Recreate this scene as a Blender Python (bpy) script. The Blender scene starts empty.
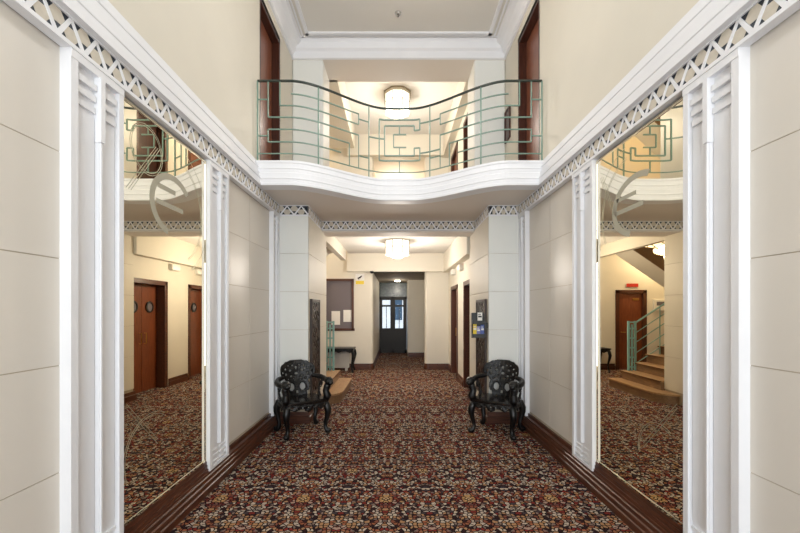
import bpy, bmesh, math, random
from mathutils import Vector, Matrix
random.seed(7)
C = bpy.context.scene.collection
PI = math.pi

# ------------------------------------------------------------------ materials
def lin(c):
    r = []
    for v in c:
        v /= 255.0
        r.append(v/12.92 if v <= 0.04045 else ((v+0.055)/1.055)**2.4)
    return (*r, 1.0)

def mat(name, rgb, rough=0.5, metal=0.0, spec=0.5, noise=0.0, nscale=6.0, bump=0.0, bscale=60.0, coat=0.0):
    m = bpy.data.materials.new(name); m.use_nodes = True
    nt = m.node_tree; b = nt.nodes['Principled BSDF']
    b.inputs['Base Color'].default_value = lin(rgb)
    b.inputs['Roughness'].default_value = rough
    b.inputs['Metallic'].default_value = metal
    b.inputs['Specular IOR Level'].default_value = spec
    b.inputs['Coat Weight'].default_value = coat
    tc = nt.nodes.new('ShaderNodeTexCoord')
    if noise > 0:
        n = nt.nodes.new('ShaderNodeTexNoise'); n.inputs['Scale'].default_value = nscale; n.inputs['Detail'].default_value = 4
        r = nt.nodes.new('ShaderNodeValToRGB')
        a = lin(rgb); f1 = 1-noise; f2 = 1+noise
        r.color_ramp.elements[0].color = (a[0]*f1, a[1]*f1, a[2]*f1, 1); r.color_ramp.elements[0].position = .3
        r.color_ramp.elements[1].color = (min(1, a[0]*f2), min(1, a[1]*f2), min(1, a[2]*f2), 1); r.color_ramp.elements[1].position = .7
        nt.links.new(tc.outputs['Object'], n.inputs['Vector']); nt.links.new(n.outputs['Fac'], r.inputs['Fac'])
        nt.links.new(r.outputs['Color'], b.inputs['Base Color'])
    if bump > 0:
        n2 = nt.nodes.new('ShaderNodeTexNoise'); n2.inputs['Scale'].default_value = bscale; n2.inputs['Detail'].default_value = 3
        bp = nt.nodes.new('ShaderNodeBump'); bp.inputs['Strength'].default_value = bump; bp.inputs['Distance'].default_value = .01
        nt.links.new(tc.outputs['Object'], n2.inputs['Vector']); nt.links.new(n2.outputs['Fac'], bp.inputs['Height'])
        nt.links.new(bp.outputs['Normal'], b.inputs['Normal'])
    return m

def wood(name, c1, c2, rough=.35, scale=(1, 1, 1), coat=.2):
    m = bpy.data.materials.new(name); m.use_nodes = True
    nt = m.node_tree; b = nt.nodes['Principled BSDF']
    tc = nt.nodes.new('ShaderNodeTexCoord'); mp = nt.nodes.new('ShaderNodeMapping'); mp.inputs['Scale'].default_value = scale
    n = nt.nodes.new('ShaderNodeTexNoise'); n.inputs['Scale'].default_value = 9; n.inputs['Detail'].default_value = 6; n.inputs['Distortion'].default_value = .6
    r = nt.nodes.new('ShaderNodeValToRGB'); r.color_ramp.elements[0].color = lin(c1); r.color_ramp.elements[1].color = lin(c2)
    r.color_ramp.elements[0].position = .35; r.color_ramp.elements[1].position = .68
    L = nt.links.new
    L(tc.outputs['Object'], mp.inputs['Vector']); L(mp.outputs['Vector'], n.inputs['Vector']); L(n.outputs['Fac'], r.inputs['Fac'])
    L(r.outputs['Color'], b.inputs['Base Color']); b.inputs['Roughness'].default_value = rough; b.inputs['Coat Weight'].default_value = coat
    b.inputs['Coat Roughness'].default_value = .2
    return m

def emit(name, rgb, s):
    m = bpy.data.materials.new(name); m.use_nodes = True
    b = m.node_tree.nodes['Principled BSDF']; b.inputs['Base Color'].default_value = lin((235, 230, 220))
    b.inputs['Emission Color'].default_value = lin(rgb); b.inputs['Emission Strength'].default_value = s
    return m

def carpet():
    m = bpy.data.materials.new('carpet'); m.use_nodes = True
    nt = m.node_tree; N = nt.nodes.new; L = nt.links.new; b = nt.nodes['Principled BSDF']
    b.inputs['Roughness'].default_value = .95; b.inputs['Specular IOR Level'].default_value = .1
    def math_(op, a, c=None):
        n = N('ShaderNodeMath'); n.operation = op
        for i, v in enumerate((a, c)):
            if v is None: continue
            if isinstance(v, (int, float)): n.inputs[i].default_value = v
            else: L(v, n.inputs[i])
        return n.outputs[0]
    tc = N('ShaderNodeTexCoord'); sx = N('ShaderNodeSeparateXYZ'); L(tc.outputs['Object'], sx.inputs[0])
    xm = math_('PINGPONG', math_('ADD', sx.outputs[0], 20.3 + .085 + .0), .35)
    # 20.3 = 29 * 0.7
    cb = N('ShaderNodeCombineXYZ'); L(xm, cb.inputs[0]); L(math_('MULTIPLY', sx.outputs[1], 1.08), cb.inputs[1])
    dist = N('ShaderNodeTexNoise'); dist.inputs['Scale'].default_value = 30; dist.inputs['Detail'].default_value = 1
    L(cb.outputs[0], dist.inputs['Vector'])
    mixv = N('ShaderNodeVectorMath'); mixv.operation = 'SCALE'; L(dist.outputs['Color'], mixv.inputs[0]); mixv.inputs['Scale'].default_value = .018
    addv = N('ShaderNodeVectorMath'); addv.operation = 'ADD'; L(cb.outputs[0], addv.inputs[0]); L(mixv.outputs[0], addv.inputs[1])
    def vor(feat, sc, rnd=1.0):
        v = N('ShaderNodeTexVoronoi'); v.feature = feat; v.voronoi_dimensions = '2D'; v.inputs['Scale'].default_value = sc
        v.inputs['Randomness'].default_value = rnd; L(addv.outputs[0], v.inputs['Vector']); return v
    SC = 31
    v1 = vor('F1', SC); ve = vor('DISTANCE_TO_EDGE', SC)
    wn = N('ShaderNodeSeparateColor'); L(v1.outputs['Color'], wn.inputs[0])
    ramp = N('ShaderNodeValToRGB'); ramp.color_ramp.interpolation = 'CONSTANT'
    cols = [(0, (48, 28, 32)), (.14, (184, 168, 152)), (.28, (132, 76, 58)), (.38, (172, 130, 92)), (.52, (128, 108, 98)),
            (.64, (128, 44, 40)), (.73, (196, 180, 160)), (.86, (66, 58, 64)), (.92, (160, 96, 66))]
    el = ramp.color_ramp.elements
    el[0].position = 0; el[0].color = lin(cols[0][1]); el[1].position = cols[1][0]; el[1].color = lin(cols[1][1])
    for p, c in cols[2:]:
        e = el.new(p); e.color = lin(c)
    L(wn.outputs[0], ramp.inputs['Fac'])
    # motif lattice, from the cell positions so that whole cells change colour
    px = xm; py = sx.outputs[1]
    def motif(ox, oy):
        dx = math_('ABSOLUTE', math_('SUBTRACT', px, ox))
        fy = math_('SUBTRACT', math_('FRACT', math_('ADD', math_('DIVIDE', math_('SUBTRACT', py, oy), 1.07), 10.5)), .5)
        dy = math_('MULTIPLY', fy, 1.07)
        d = math_('SQRT', math_('ADD', math_('MULTIPLY', dx, dx), math_('MULTIPLY', dy, dy)))
        return d
    d = math_('MINIMUM', motif(0, 3.16), motif(.35, 3.70))
    def band(lo, hi):
        return math_('MULTIPLY', math_('GREATER_THAN', d, lo), math_('LESS_THAN', d, hi))
    def mixc(fac, a, col):
        n = N('ShaderNodeMix'); n.data_type = 'RGBA'; L(fac, n.inputs['Factor']); L(a, n.inputs['A'])
        n.inputs['B'].default_value = lin(col); return n.outputs['Result']
    c = ramp.outputs['Color']
    c = mixc(math_('MULTIPLY', band(.07, .13), .45), c, (132, 40, 34))
    c = mixc(math_('MULTIPLY', band(-1, .055), .7), c, (196, 156, 100))
        # thin dark outlines and small speckle inside the petals
    v2 = vor('DISTANCE_TO_EDGE', SC*2.1)
    c = mixc(math_('MULTIPLY', math_('LESS_THAN', v2.outputs['Distance'], .07), .4), c, (52, 34, 30))
    c = mixc(math_('LESS_THAN', ve.outputs['Distance'], .13), c, (24, 17, 20))
    L(c, b.inputs['Base Color'])
    return m

M = {}
M['cream'] = mat('cream_paint', (220, 213, 197), .55, noise=.02, nscale=2)
M['panel'] = mat('cream_panel', (221, 214, 203), .38, noise=.02, nscale=1.5, spec=.4)
M['pale'] = mat('skylit_panel', (230, 230, 224), .4, noise=.015, nscale=2)  # pier panels: sky light falling on them is put into the whitish colour
M['joint'] = mat('panel_joint', (186, 172, 150), .8)
M['white'] = mat('white_gloss_paint', (235, 235, 237), .5, noise=.01)
M['ceil'] = mat('ceiling_paint', (226, 222, 214), .75)
M['soffit'] = mat('soffit_paint', (226, 217, 207), .7)
M['fdark'] = mat('frieze_dark', (26, 36, 48), .5)
M['fplate'] = mat('frieze_plate', (205, 196, 180), .6, noise=.06, nscale=25)
M['carpet'] = carpet()
M['dwood'] = wood('dark_wood', (58, 29, 17), (102, 56, 33), .4, (12, .6, 12))
M['dwoodx'] = wood('dark_wood_crosswise', (58, 29, 17), (102, 56, 33), .4, (.6, 12, 12))
M['door'] = wood('door_wood', (104, 50, 26), (136, 74, 42), .32, (9, 9, .5))
M['doordark'] = wood('door_dark_wood', (52, 24, 14), (78, 38, 22), .4, (9, 9, .5))
M['upperdoor'] = wood('upper_door_wood', (116, 66, 46), (140, 84, 60), .35, (9, 9, .5))
M['tread'] = wood('stair_wood', (160, 122, 84), (190, 152, 108), .4, (8, .8, 8))
M['treadedge'] = mat('stair_nosing', (96, 62, 36), .5)
M['riser'] = wood('riser_wood', (118, 88, 62), (142, 108, 76), .45, (8, .8, 8))
M['teal'] = mat('teal_paint', (116, 142, 128), .4, noise=.04)
M['teal2'] = mat('bright_teal_paint', (134, 180, 174), .4, noise=.04)
M['rail'] = mat('dark_rail_paint', (44, 54, 48), .3)
M['black'] = mat('black_lacquer', (9, 8, 8), .36, spec=.4, coat=.1, bump=.25, bscale=90, noise=.2, nscale=20)
M['seat'] = mat('black_seat_lacquer', (16, 12, 10), .25, spec=.5, coat=.2)
M['carved'] = mat('carved_dark_wood', (50, 34, 26), .4, bump=.3, bscale=120, noise=.3, nscale=30)
M['chrome'] = mat('chrome', (215, 215, 215), .12, 1)
M['brass'] = mat('brass', (190, 150, 80), .3, 1)
M['paper'] = mat('paper', (235, 232, 225), .8)
M['plastic'] = mat('white_plastic', (225, 222, 212), .5)
M['blackp'] = mat('black_plastic', (24, 24, 26), .4)
M['yellow'] = mat('yellow_print', (228, 200, 60), .6)
M['purple'] = mat('purple_print', (128, 128, 184), .6)
M['bluep'] = mat('blue_print', (86, 104, 168), .6)
M['red'] = mat('red_print', (176, 36, 24), .5)
M['greyglass'] = mat('grey_glass_pane', (120, 113, 118), .12, spec=.7)
M['lamp'] = emit('lamp_glass', (255, 244, 226), .9)
M['lampmetal'] = mat('lamp_metal', (150, 140, 118), .35, .6)
M['spot'] = emit('downlight_glow', (255, 244, 225), 12)
M['exit'] = mat('exit_red', (186, 44, 30), .5)
M['stone'] = mat('pavement', (170, 170, 165), .8, noise=.1)
M['facade'] = mat('street_facade', (214, 212, 205), .8, noise=.1, nscale=1)
M['bluedark'] = mat('street_window', (60, 80, 96), .2)
M['transom'] = mat('patterned_green_glass', (52, 62, 50), .25, noise=.5, nscale=14)

g = bpy.data.materials.new('clear_glass'); g.use_nodes = True
gb = g.node_tree.nodes['Principled BSDF']; gb.inputs['Transmission Weight'].default_value = 1; gb.inputs['Roughness'].default_value = 0; gb.inputs['IOR'].default_value = 1.05
M['glass'] = g
mm = bpy.data.materials.new('mirror_silver'); mm.use_nodes = True
mb_ = mm.node_tree.nodes['Principled BSDF']; mb_.inputs['Base Color'].default_value = lin((244, 236, 214)); mb_.inputs['Metallic'].default_value = 1; mb_.inputs['Roughness'].default_value = 0.005
M['mirror'] = mm
M['etch'] = mat('etched_frosting', (172, 166, 146), .6)
M['etch2'] = mat('fine_etching', (190, 186, 160), .35, .7)
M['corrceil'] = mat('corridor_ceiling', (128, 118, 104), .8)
M['glassdoor'] = mat('dark_door_paint', (26, 21, 18), .5)

# ------------------------------------------------------------------ mesh builder
class MB:
    def __init__(s): s.bm = bmesh.new(); s.mats = []
    def mi(s, m):
        if m not in s.mats: s.mats.append(m)
        return s.mats.index(m)
    def _v(s, pts): return [s.bm.verts.new(p) for p in pts]
    def face(s, vs, m):
        try: f = s.bm.faces.new(vs)
        except ValueError: return
        f.material_index = s.mi(m); return f
    def box(s, x0, x1, y0, y1, z0, z1, m):
        v = s._v([(x0, y0, z0), (x1, y0, z0), (x1, y1, z0), (x0, y1, z0), (x0, y0, z1), (x1, y0, z1), (x1, y1, z1), (x0, y1, z1)])
        for q in ((3, 2, 1, 0), (4, 5, 6, 7), (0, 1, 5, 4), (1, 2, 6, 5), (2, 3, 7, 6), (3, 0, 4, 7)): s.face([v[i] for i in q], m)
        return s
    def prism(s, pts, vec, m):
        a = s._v(pts); b = s._v([Vector(p)+Vector(vec) for p in pts]); n = len(pts)
        s.face(a[::-1], m); s.face(b, m)
        for i in range(n): s.face([a[i], a[(i+1) % n], b[(i+1) % n], b[i]], m)
        return s
    def sweep(s, path, prof, m, up=(0, 0, 1), closed=False):
        # prof: 2D points (side, up); path: 3D points, horizontal mitred sweep
        rings = []; n = len(path)
        for i, p in enumerate(path):
            p = Vector(p); a = Vector(path[max(i-1, 0)]); b = Vector(path[min(i+1, n-1)])
            if closed: a = Vector(path[(i-1) % n]); b = Vector(path[(i+1) % n])
            d1 = (p-a); d2 = (b-p)
            if d1.length < 1e-9: d1 = d2
            if d2.length < 1e-9: d2 = d1
            t = (d1.normalized()+d2.normalized()).normalized()
            side = t.cross(Vector(up)).normalized()
            k = 1/max(.3, d1.normalized().dot(t))
            rings.append(s._v([p+side*(q[0]*k)+Vector(up)*q[1] for q in prof]))
        m_ = len(prof)
        rr = range(n if closed else n-1)
        for i in rr:
            for j in range(m_): s.face([rings[i][j], rings[(i+1) % n][j], rings[(i+1) % n][(j+1) % m_], rings[i][(j+1) % m_]], m)
        if not closed: s.face(rings[0], m); s.face(rings[-1][::-1], m)
        return s
    def tube(s, path, r, m, seg=8, square=False, caps=True):
        path = [Vector(p) for p in path]; n = len(path); rings = []
        rs = r if isinstance(r, (list, tuple)) else [r]*n
        ref = None
        for i, p in enumerate(path):
            t = (path[min(i+1, n-1)]-path[max(i-1, 0)]).normalized()
            if ref is None:
                ref = Vector((0, 0, 1)) if abs(t.z) < .9 else Vector((1, 0, 0))
            u = (ref - t*ref.dot(t)).normalized(); w = t.cross(u); ref = u
            k = 4 if square else seg; off = PI/4 if square else 0; q = math.sqrt(2) if square else 1
            rings.append(s._v([p+(u*math.cos(off+2*PI*j/k)+w*math.sin(off+2*PI*j/k))*rs[i]*q for j in range(k)]))
        k = len(rings[0])
        for i in range(n-1):
            for j in range(k): s.face([rings[i][j], rings[i][(j+1) % k], rings[i+1][(j+1) % k], rings[i+1][j]], m)
        if caps: s.face(rings[0][::-1], m); s.face(rings[-1], m)
        return s
    def ball(s, c, r, m, sc=(1, 1, 1), seg=10):
        mtx = Matrix.Translation(c) @ Matrix.Diagonal((r*sc[0], r*sc[1], r*sc[2], 1))
        res = bmesh.ops.create_uvsphere(s.bm, u_segments=seg, v_segments=seg-3, radius=1, matrix=mtx)
        k = s.mi(m)
        for v in res['verts']:
            for f in v.link_faces: f.material_index = k
        return s
    def lathe(s, prof, c, m, seg=16, axis='z'):
        rings = []
        for (r, h) in prof:
            ring = []
            for j in range(seg):
                a = 2*PI*j/seg
                if axis == 'z': p = (c[0]+r*math.cos(a), c[1]+r*math.sin(a), c[2]+h)
                elif axis == 'x': p = (c[0]+h, c[1]+r*math.cos(a), c[2]+r*math.sin(a))
                else: p = (c[0]+r*math.cos(a), c[1]+h, c[2]+r*math.sin(a))
                ring.append(s.bm.verts.new(p))
            rings.append(ring)
        for i in range(len(rings)-1):
            for j in range(seg): s.face([rings[i][j], rings[i][(j+1) % seg], rings[i+1][(j+1) % seg], rings[i+1][j]], m)
        s.face(rings[0][::-1], m); s.face(rings[-1], m)
        return s
    def build(s, name, parent=None, smooth=False, bevel=0, label=None, kind=None, cat=None, group=None):
        bmesh.ops.recalc_face_normals(s.bm, faces=s.bm.faces)
        me = bpy.data.meshes.new(name); s.bm.to_mesh(me); s.bm.free()
        for k in s.mats: me.materials.append(M[k])
        if smooth:
            for p in me.polygons: p.use_smooth = True
        o = bpy.data.objects.new(name, me); C.objects.link(o)
        if parent:
            o.parent = parent; o.matrix_parent_inverse = Matrix.Identity(4)
            o.location = -parent.location if parent.type == 'EMPTY' and not parent.get('local') else (0, 0, 0)
        if bevel:
            b = o.modifiers.new('bevel', 'BEVEL'); b.width = bevel; b.segments = 2; b.limit_method = 'ANGLE'; b.angle_limit = .7
        if kind: o['kind'] = kind
        if label: o['label'] = label
        if cat: o['category'] = cat
        if group: o['group'] = group
        return o

def thing(name, label, cat, loc=(0, 0, 0), rz=0, group=None, local=False):
    o = bpy.data.objects.new(name, None); C.objects.link(o); o.location = loc; o.rotation_euler = (0, 0, rz)
    o['label'] = label; o['category'] = cat; o.empty_display_size = .1
    if group: o['group'] = group
    if local: o['local'] = 1
    return o
def S(mb, name, **k): return mb.build(name, kind='structure', **k)

# ------------------------------------------------------------------ dimensions
XL, XR = -1.70, 1.79          # main side walls
PL, PR = -1.24, 1.31          # inner faces of the piers
Y1, Y2, Y3 = 5.26, 6.20, 6.62  # pier front, beam front, beam back
BK = -2.6                      # entrance wall behind the camera
XC = .045
FZ0, FZ1 = 2.94, 3.08
UF = 3.25                      # upper floor
HALLR = 1.42
YB = 10.0
CEIL = 5.95

# ------------------------------------------------------------------ floor
f = MB().box(-4.6, 2.4, BK-.2, 14.0, -.2, 0, 'carpet'); S(f, 'floor')
# ------------------------------------------------------------------ side walls with panelling
JZ = [.24, .78, 1.32, 1.86, 2.40, 2.94]
def wall_side(sgn, xw, name):
    b = MB(); e = .004
    # substrate behind the panels and the upper wall with its door opening
    def wb(y0, y1, z0, z1, m='cream', off=0):
        a, c = sorted((xw - sgn*0 + sgn*off, xw+sgn*.25)); b.box(a, c, y0, y1, z0, z1, m)
    wb(BK, Y1, 0, 3.10, 'joint', e)
    dy0, dy1, dz1 = 4.65, 5.45, 5.52
    wb(BK, dy0, 3.10, 6.4); wb(dy1, 6.7, 3.10, 6.4); wb(dy0, dy1, dz1, 6.4); wb(dy0, dy1, 3.10, UF)
    # raised panels
    spans = [(-2.6, -1.62), (-1.61, -.65), (-.64, .32), (.33, 1.10), (1.11, 1.90), (3.66, 4.322), (4.33, 4.99)]
    for (ya, yb) in spans:
        for i in range(5):
            a, c = sorted((xw, xw+sgn*(e+.002)))
            b.box(a, c, ya+.002, yb-.002, JZ[i]+.0025, JZ[i+1]-.0025, 'panel')
    return S(b, name)
wall_side(-1, XL, 'wall_left'); wall_side(1, XR, 'wall_right')

# ------------------------------------------------------------------ piers
def pier(sgn, xo, xi, name):
    b = MB(); a, c = sorted((xo+sgn*.3, xi+sgn*.012)); e = .012
    b.box(a, c, Y1+e, Y3, 0, 3.08, 'joint')
    zz = [.2, .78, 1.32, 1.86, 2.40, 2.94]
    for i in range(5):
        a, c = sorted((xo-sgn*.0, xi)); b.box(a, c, Y1, Y1+e+.002, zz[i]+.002, zz[i+1]-.002, 'pale')
        a, c = sorted((xi, xi+sgn*(e+.002))); b.box(a, c, Y1+.001, Y3, zz[i]+.003, zz[i+1]-.003, 'cream')
    return S(b, name)
pier(-1, XL, PL, 'wall_pier_left'); pier(1, XR, PR, 'wall_pier_right')

# ------------------------------------------------------------------ pilasters
def pilaster(sgn, xw, y0, y1, name):
    b = MB(); W = y1-y0; P = .058
    def bx(u0, u1, z0, z1, p0, p1, m='white'):
        a, c = sorted((xw-sgn*p0, xw-sgn*p1)); b.box(a, c, y0+u0*W, y0+u1*W, z0, z1, m)
    bx(0, 1, .175, 2.94, -.005, .030)                 # back slab
    bx(0, .12, .20, 2.885, .03, P); bx(.90, 1, .20, 2.885, .03, P)   # stiles
    bx(.0, 1, 2.885, 2.93, .03, P+.003)               # head
    bx(0, 1, .175, .20, .03, P)                       # foot
    for (a0, a1) in ((.155, .47), (.585, .87)):
        for k in range(3):                            # stepped ledges top and bottom
            z = 2.835-k*.062
            bx(a0, a1, z-.012-.02, z, .03, .052-.004*k)
            z = .235+k*.045; bx(a0, a1, z-.018, z, .03, .052-.004*k)
        bx(a0, a1, .36, 2.66, .030, .036)
    bx(.485, .57, 2.53, 2.885, .03, P+.012)           # short centre drop
    bx(.50, .555, .36, 2.53, .03, P-.006)
    bx(.515, .54, .36, 2.53, .03, P+.004)
    return S(b, name)
n = 1
for sgn, xw in ((-1, XL), (1, XR)):
    for (a, c) in ((1.88, 2.245), (3.285, 3.66), (4.99, Y1)):
        pilaster(sgn, xw, a, c, 'trim_%d' % n); n += 1

# ------------------------------------------------------------------ frieze
def frieze(A, B, nrm, name, per=.157, z0=FZ0, z1=FZ1, flip=False):
    """A->B horizontal run, nrm outward horizontal normal (towards the viewer side)"""
    b = MB(); A = Vector((A[0], A[1], 0)); B = Vector((B[0], B[1], 0)); d = (B-A); Ln = d.length; d.normalize(); nv = Vector((nrm[0], nrm[1], 0))
    cnt = max(1, round(Ln/per)); p = Ln/cnt; H = z1-z0
    def P(u, z, o): return A+d*u+nv*o+Vector((0, 0, z))
    def slab(pts, o0, o1, m): b.prism([P(u, z, o0) for u, z in pts], nv*(o1-o0), m)
    slab([(0, z0), (Ln, z0), (Ln, z1), (0, z1)], -.055, -.004, 'fdark')
    t = .014
    slab([(0, z0-.012), (Ln, z0-.012), (Ln, z0+t*.7), (0, z0+t*.7)], -.05, .006, 'white')
    slab([(0, z1-t*.7), (Ln, z1-t*.7), (Ln, z1+.004), (0, z1+.004)], -.05, .006, 'white')
    a, c = z0+t*.7, z1-t*.7; w = .015
    for i in range(cnt):
        u0 = i*p; um = u0+p/2; u1 = u0+p
        slab([(u0, a), (u0+w*1.3, a), (um+w*.65, c), (um-w*.65, c), (u0, a+.012)], -.01, .001, 'white')
        slab([(um-w*.65, c), (um+w*.65, c), (u1, a+.012), (u1, a), (u1-w*1.3, a)], -.01, .0012, 'white')
        h = c-a
        def plate(bx_, zb, s):   # triangle cell: base centre bx_ on line zb, pointing s (+1 up / -1 down)
            hb = p/2
            pts = [(-.56, .30), (-.24, 0.0), (.24, 0.0), (.56, .30), (.28, .60), (-.28, .60)]
            q = [(bx_+x*hb, zb+s*y*h) for x, y in pts]
            if s < 0: q = q[::-1]
            q = [(min(max(x, 0), Ln), y) for x, y in q]
            slab(q, -.01, -.0022, 'fplate')
        plate(um, a, 1)
        if i < cnt-1: plate(u1, c, -1)
    for (q_, s_) in ((0, 1), (Ln, -1)):
        hb = p/2; slab([(q_, c), (q_+s_*.36*hb, c), (q_+s_*.62*hb, c-.26*h), (q_+s_*.26*hb, c-.64*h), (q_, c-.64*h)][::s_], -.01, -.0022, 'fplate')
    return S(b, name)
F = .06
frieze((XL+F, BK), (XL+F, Y1), (1, 0), 'trim_7'); frieze((XR-F, BK), (XR-F, Y1), (-1, 0), 'trim_8')
frieze((XL+F, Y1), (PL, Y1), (0, -1), 'trim_9', per=.16); frieze((PR, Y1), (XR-F, Y1), (0, -1), 'trim_10', per=.16)
frieze((PL, Y1), (PL, Y2), (1, 0), 'trim_11'); frieze((PR, Y1), (PR, Y2), (-1, 0), 'trim_12')
frieze((PL, Y2), (PR, Y2), (0, -1), 'trim_13', per=.158)

# side cornices (stepped) running up to the balcony
ZS = lambda z: 3.078+(z-3.078)*.90
prof = [(.062, 3.078), (.10, 3.082), (.10, 3.115), (.088, 3.125), (.088, 3.17), (.094, 3.176), (.094, 3.19), (.074, 3.2), (.074, 3.262),
        (.052, 3.275), (.052, 3.325), (.058, 3.33), (.058, 3.345), (.034, 3.355), (.034, 3.40), (.018, 3.415), (.018, 3.445), (-.02, 3.46), (-.02, 3.078)]
def ycurve(x):
    s = abs(x-XC); t = min(1, max(0, (1.33-s)/1.18)); t = t*t*(3-2*t); return 4.42+.62*t
for sgn, xw, nm in ((-1, XL, 'trim_14'), (1, XR, 'trim_15')):
    b = MB(); b.prism([(xw-sgn*p, BK, ZS(z)) for p, z in prof], (0, 4.47-BK, 0), 'white'); S(b, nm)

# ------------------------------------------------------------------ balcony
b = MB()
xs = [XL+(XR-XL)*i/64 for i in range(65)]
path = [(x, ycurve(x), 0) for x in xs]
fp = [(.0, 3.078), (.014, 3.083), (.014, 3.115), (.002, 3.125), (.002, 3.17), (.008, 3.176), (.008, 3.19), (-.008, 3.2), (-.008, 3.262),
      (-.024, 3.275), (-.024, 3.325), (-.018, 3.33), (-.018, 3.345), (-.036, 3.355), (-.036, 3.41), (-.028, 3.418), (-.028, 3.45), (-.16, 3.45), (-.16, 3.078)]
b.sweep(path, [(p, 3.078+(z-3.078)*.84) for p, z in fp], 'white')
S(b, 'trim_16')
b = MB()   # soffit slab
pts = [(x, ycurve(x)+.06, 3.08) for x in xs] + [(XR, 6.21, 3.08), (XL, 6.21, 3.08)]
b.prism(pts, (0, 0, UF-3.08), 'soffit'); S(b, 'ceiling_under_balcony')

# ------------------------------------------------------------------ lower beam + hall ceilings
b = MB()
b.box(-1.70, 1.79, Y2+.05, Y3, 2.905, UF, 'soffit'); S(b, 'trim_17')
ZC = 3.15
b = MB(); b.box(-1.27, 1.6, Y3-.02, YB+.1, ZC, UF, 'ceil'); S(b, 'ceiling_hall')
def bulks(z0, zt, xl, suffix):
    b = MB(); b.box(1.26, 1.60, Y3, YB, z0, zt, 'cream'); S(b, 'trim_%d' % suffix)
    b = MB(); b.box(xl-.12 if z0 < 4 else xl-.6, xl, Y3, 9.4, z0+.25 if z0 < 4 else z0, zt, 'cream'); S(b, 'trim_%d' % (suffix+1))
    b = MB(); b.box(-1.30, 1.6, YB-.15, YB+.2, z0+.02, zt, 'cream'); S(b, 'trim_%d' % (suffix+2))
bulks(2.60, ZC, -1.26, 18)
# upper hall
b = MB(); b.box(-1.9, 1.9, 6.08, 6.67, 5.69, 6.4, 'soffit'); S(b, 'trim_21')
b = MB(); b.box(-1.9, 1.9, 6.6, YB+.1, 6.25, 6.45, 'ceil'); S(b, 'ceiling_upper_hall')
bulks(5.69, 6.3, -1.05, 22)
b = MB(); b.box(XL, -1.19, 6.08, 6.67, UF, 5.7, 'pale'); S(b, 'wall_upper_left_pier', bevel=.03)
b = MB(); b.box(1.28, XR, 6.08, 6.67, UF, 5.7, 'pale'); S(b, 'wall_upper_right_pier', bevel=.03)
b = MB(); b.box(-1.26, 1.8, 6.18, 14, 3.1, UF, 'ceil'); S(b, 'floor_upper')

# main ceiling with cornice and raised border
b = MB(); b.box(XL-.2, XR+.2, BK-.2, 6.1, CEIL, CEIL+.3, 'ceil')
S(b, 'ceiling')
def cove(x, s):  # s points into the room
    return [(x, 5.70), (x+s*.03, 5.70), (x+s*.035, 5.76), (x+s*.07, 5.80), (x+s*.11, 5.86), (x+s*.17, 5.90), (x+s*.18, 5.94), (x+s*.2, 5.96), (x, 5.96)]
b = MB()
b.prism([(x, BK, z) for x, z in cove(XL, 1)], (0, 6.08-BK, 0), 'white')
b.prism([(x, BK, z) for x, z in cove(XR, -1)], (0, 6.08-BK, 0), 'white')
b.prism([(XL, y, z) for y, z in [(6.08, 5.69), (6.05, 5.70), (6.04, 5.80), (6.0, 5.83), (5.97, 5.90), (5.93, 5.96), (6.08, 5.96)]], (XR-XL, 0, 0), 'white')
x0, x1, y0, y1 = -1.42, 1.50, -2.2, 5.86; w = .05
for (a, c, d, e) in ((x0, x1, y0, y0+w), (x0, x1, y1-w, y1), (x0, x0+w, y0, y1), (x1-w, x1, y0, y1)):
    b.box(a, c, d, e, CEIL-.03, CEIL, 'white')
for (a, c, d, e) in ((x0-.1, x1+.1, y1+.04, y1+.06), (x0-.07, x0-.05, y0, y1+.06), (x1+.05, x1+.07, y0, y1+.06)):
    b.box(a, c, d, e, CEIL-.015, CEIL, 'white')
S(b, 'trim_25')

# ------------------------------------------------------------------ hall walls beyond the piers
def wall_openings(b, axis, pos, thick, a0, a1, z0, z1, opens, m='cream'):
    """axis 'x': wall plane x=pos..pos+thick running along y; 'y' likewise along x. opens=[(u0,u1,w0,w1)]"""
    def bx(u0, u1, w0, w1):
        if u1-u0 < 1e-4 or w1-w0 < 1e-4: return
        p0, p1 = sorted((pos, pos+thick))
        if axis == 'x': b.box(p0, p1, u0, u1, w0, w1, m)
        else: b.box(u0, u1, p0, p1, w0, w1, m)
    u = a0
    for (o0, o1, w0, w1) in sorted(opens):
        bx(u, o0, z0, z1); bx(o0, o1, z0, w0); bx(o0, o1, w1, z1); u = o1
    bx(u, a1, z0, z1)
D1 = (6.72, 7.70, 0, 2.13); D2 = (8.60, 9.46, 0, 2.13)
b = MB(); wall_openings(b, 'x', HALLR, .3, Y3, YB+.2, 0, 3.2, [D1, D2]); S(b, 'wall_hall_right')
U1 = (6.85, 7.70, UF, 5.42); U2 = (8.60, 9.46, UF, 5.42)
b = MB(); wall_openings(b, 'x', HALLR, .3, 6.67, YB+.2, UF, 6.4, [U1, U2]); S(b, 'wall_upper_hall_right')
# back wall y = 10 with corridor opening, left door and office window
WN = (-1.90, -1.16, 1.08, 2.41); LD = (-3.12, -2.44, 0, 2.07)
b = MB(); wall_openings(b, 'y', YB, .25, -4.6, -.70, 0, 8.2, [LD, WN]); b.box(.86, 1.72, YB, YB+.25, 0, 6.4, 'cream')
b.box(-.70, .86, YB+.001, YB+.25, 2.62, 5.0, 'cream'); b.box(-.70, .86, YB+.001, YB+.25, 5.70, 8.2, 'cream')
# rounded corners either side of the corridor mouth
for xx, s in ((-.70, 1), (.86, -1)):
    b.lathe([(.08, 0), (.08, 6.0)], (xx, YB+.08, 0), 'cream', seg=24)
    b.box(min(xx, xx+s*.08), max(xx, xx+s*.08), YB+.08, YB+.25, 0, 6.0, 'cream')
S(b, 'wall_far')
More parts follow.
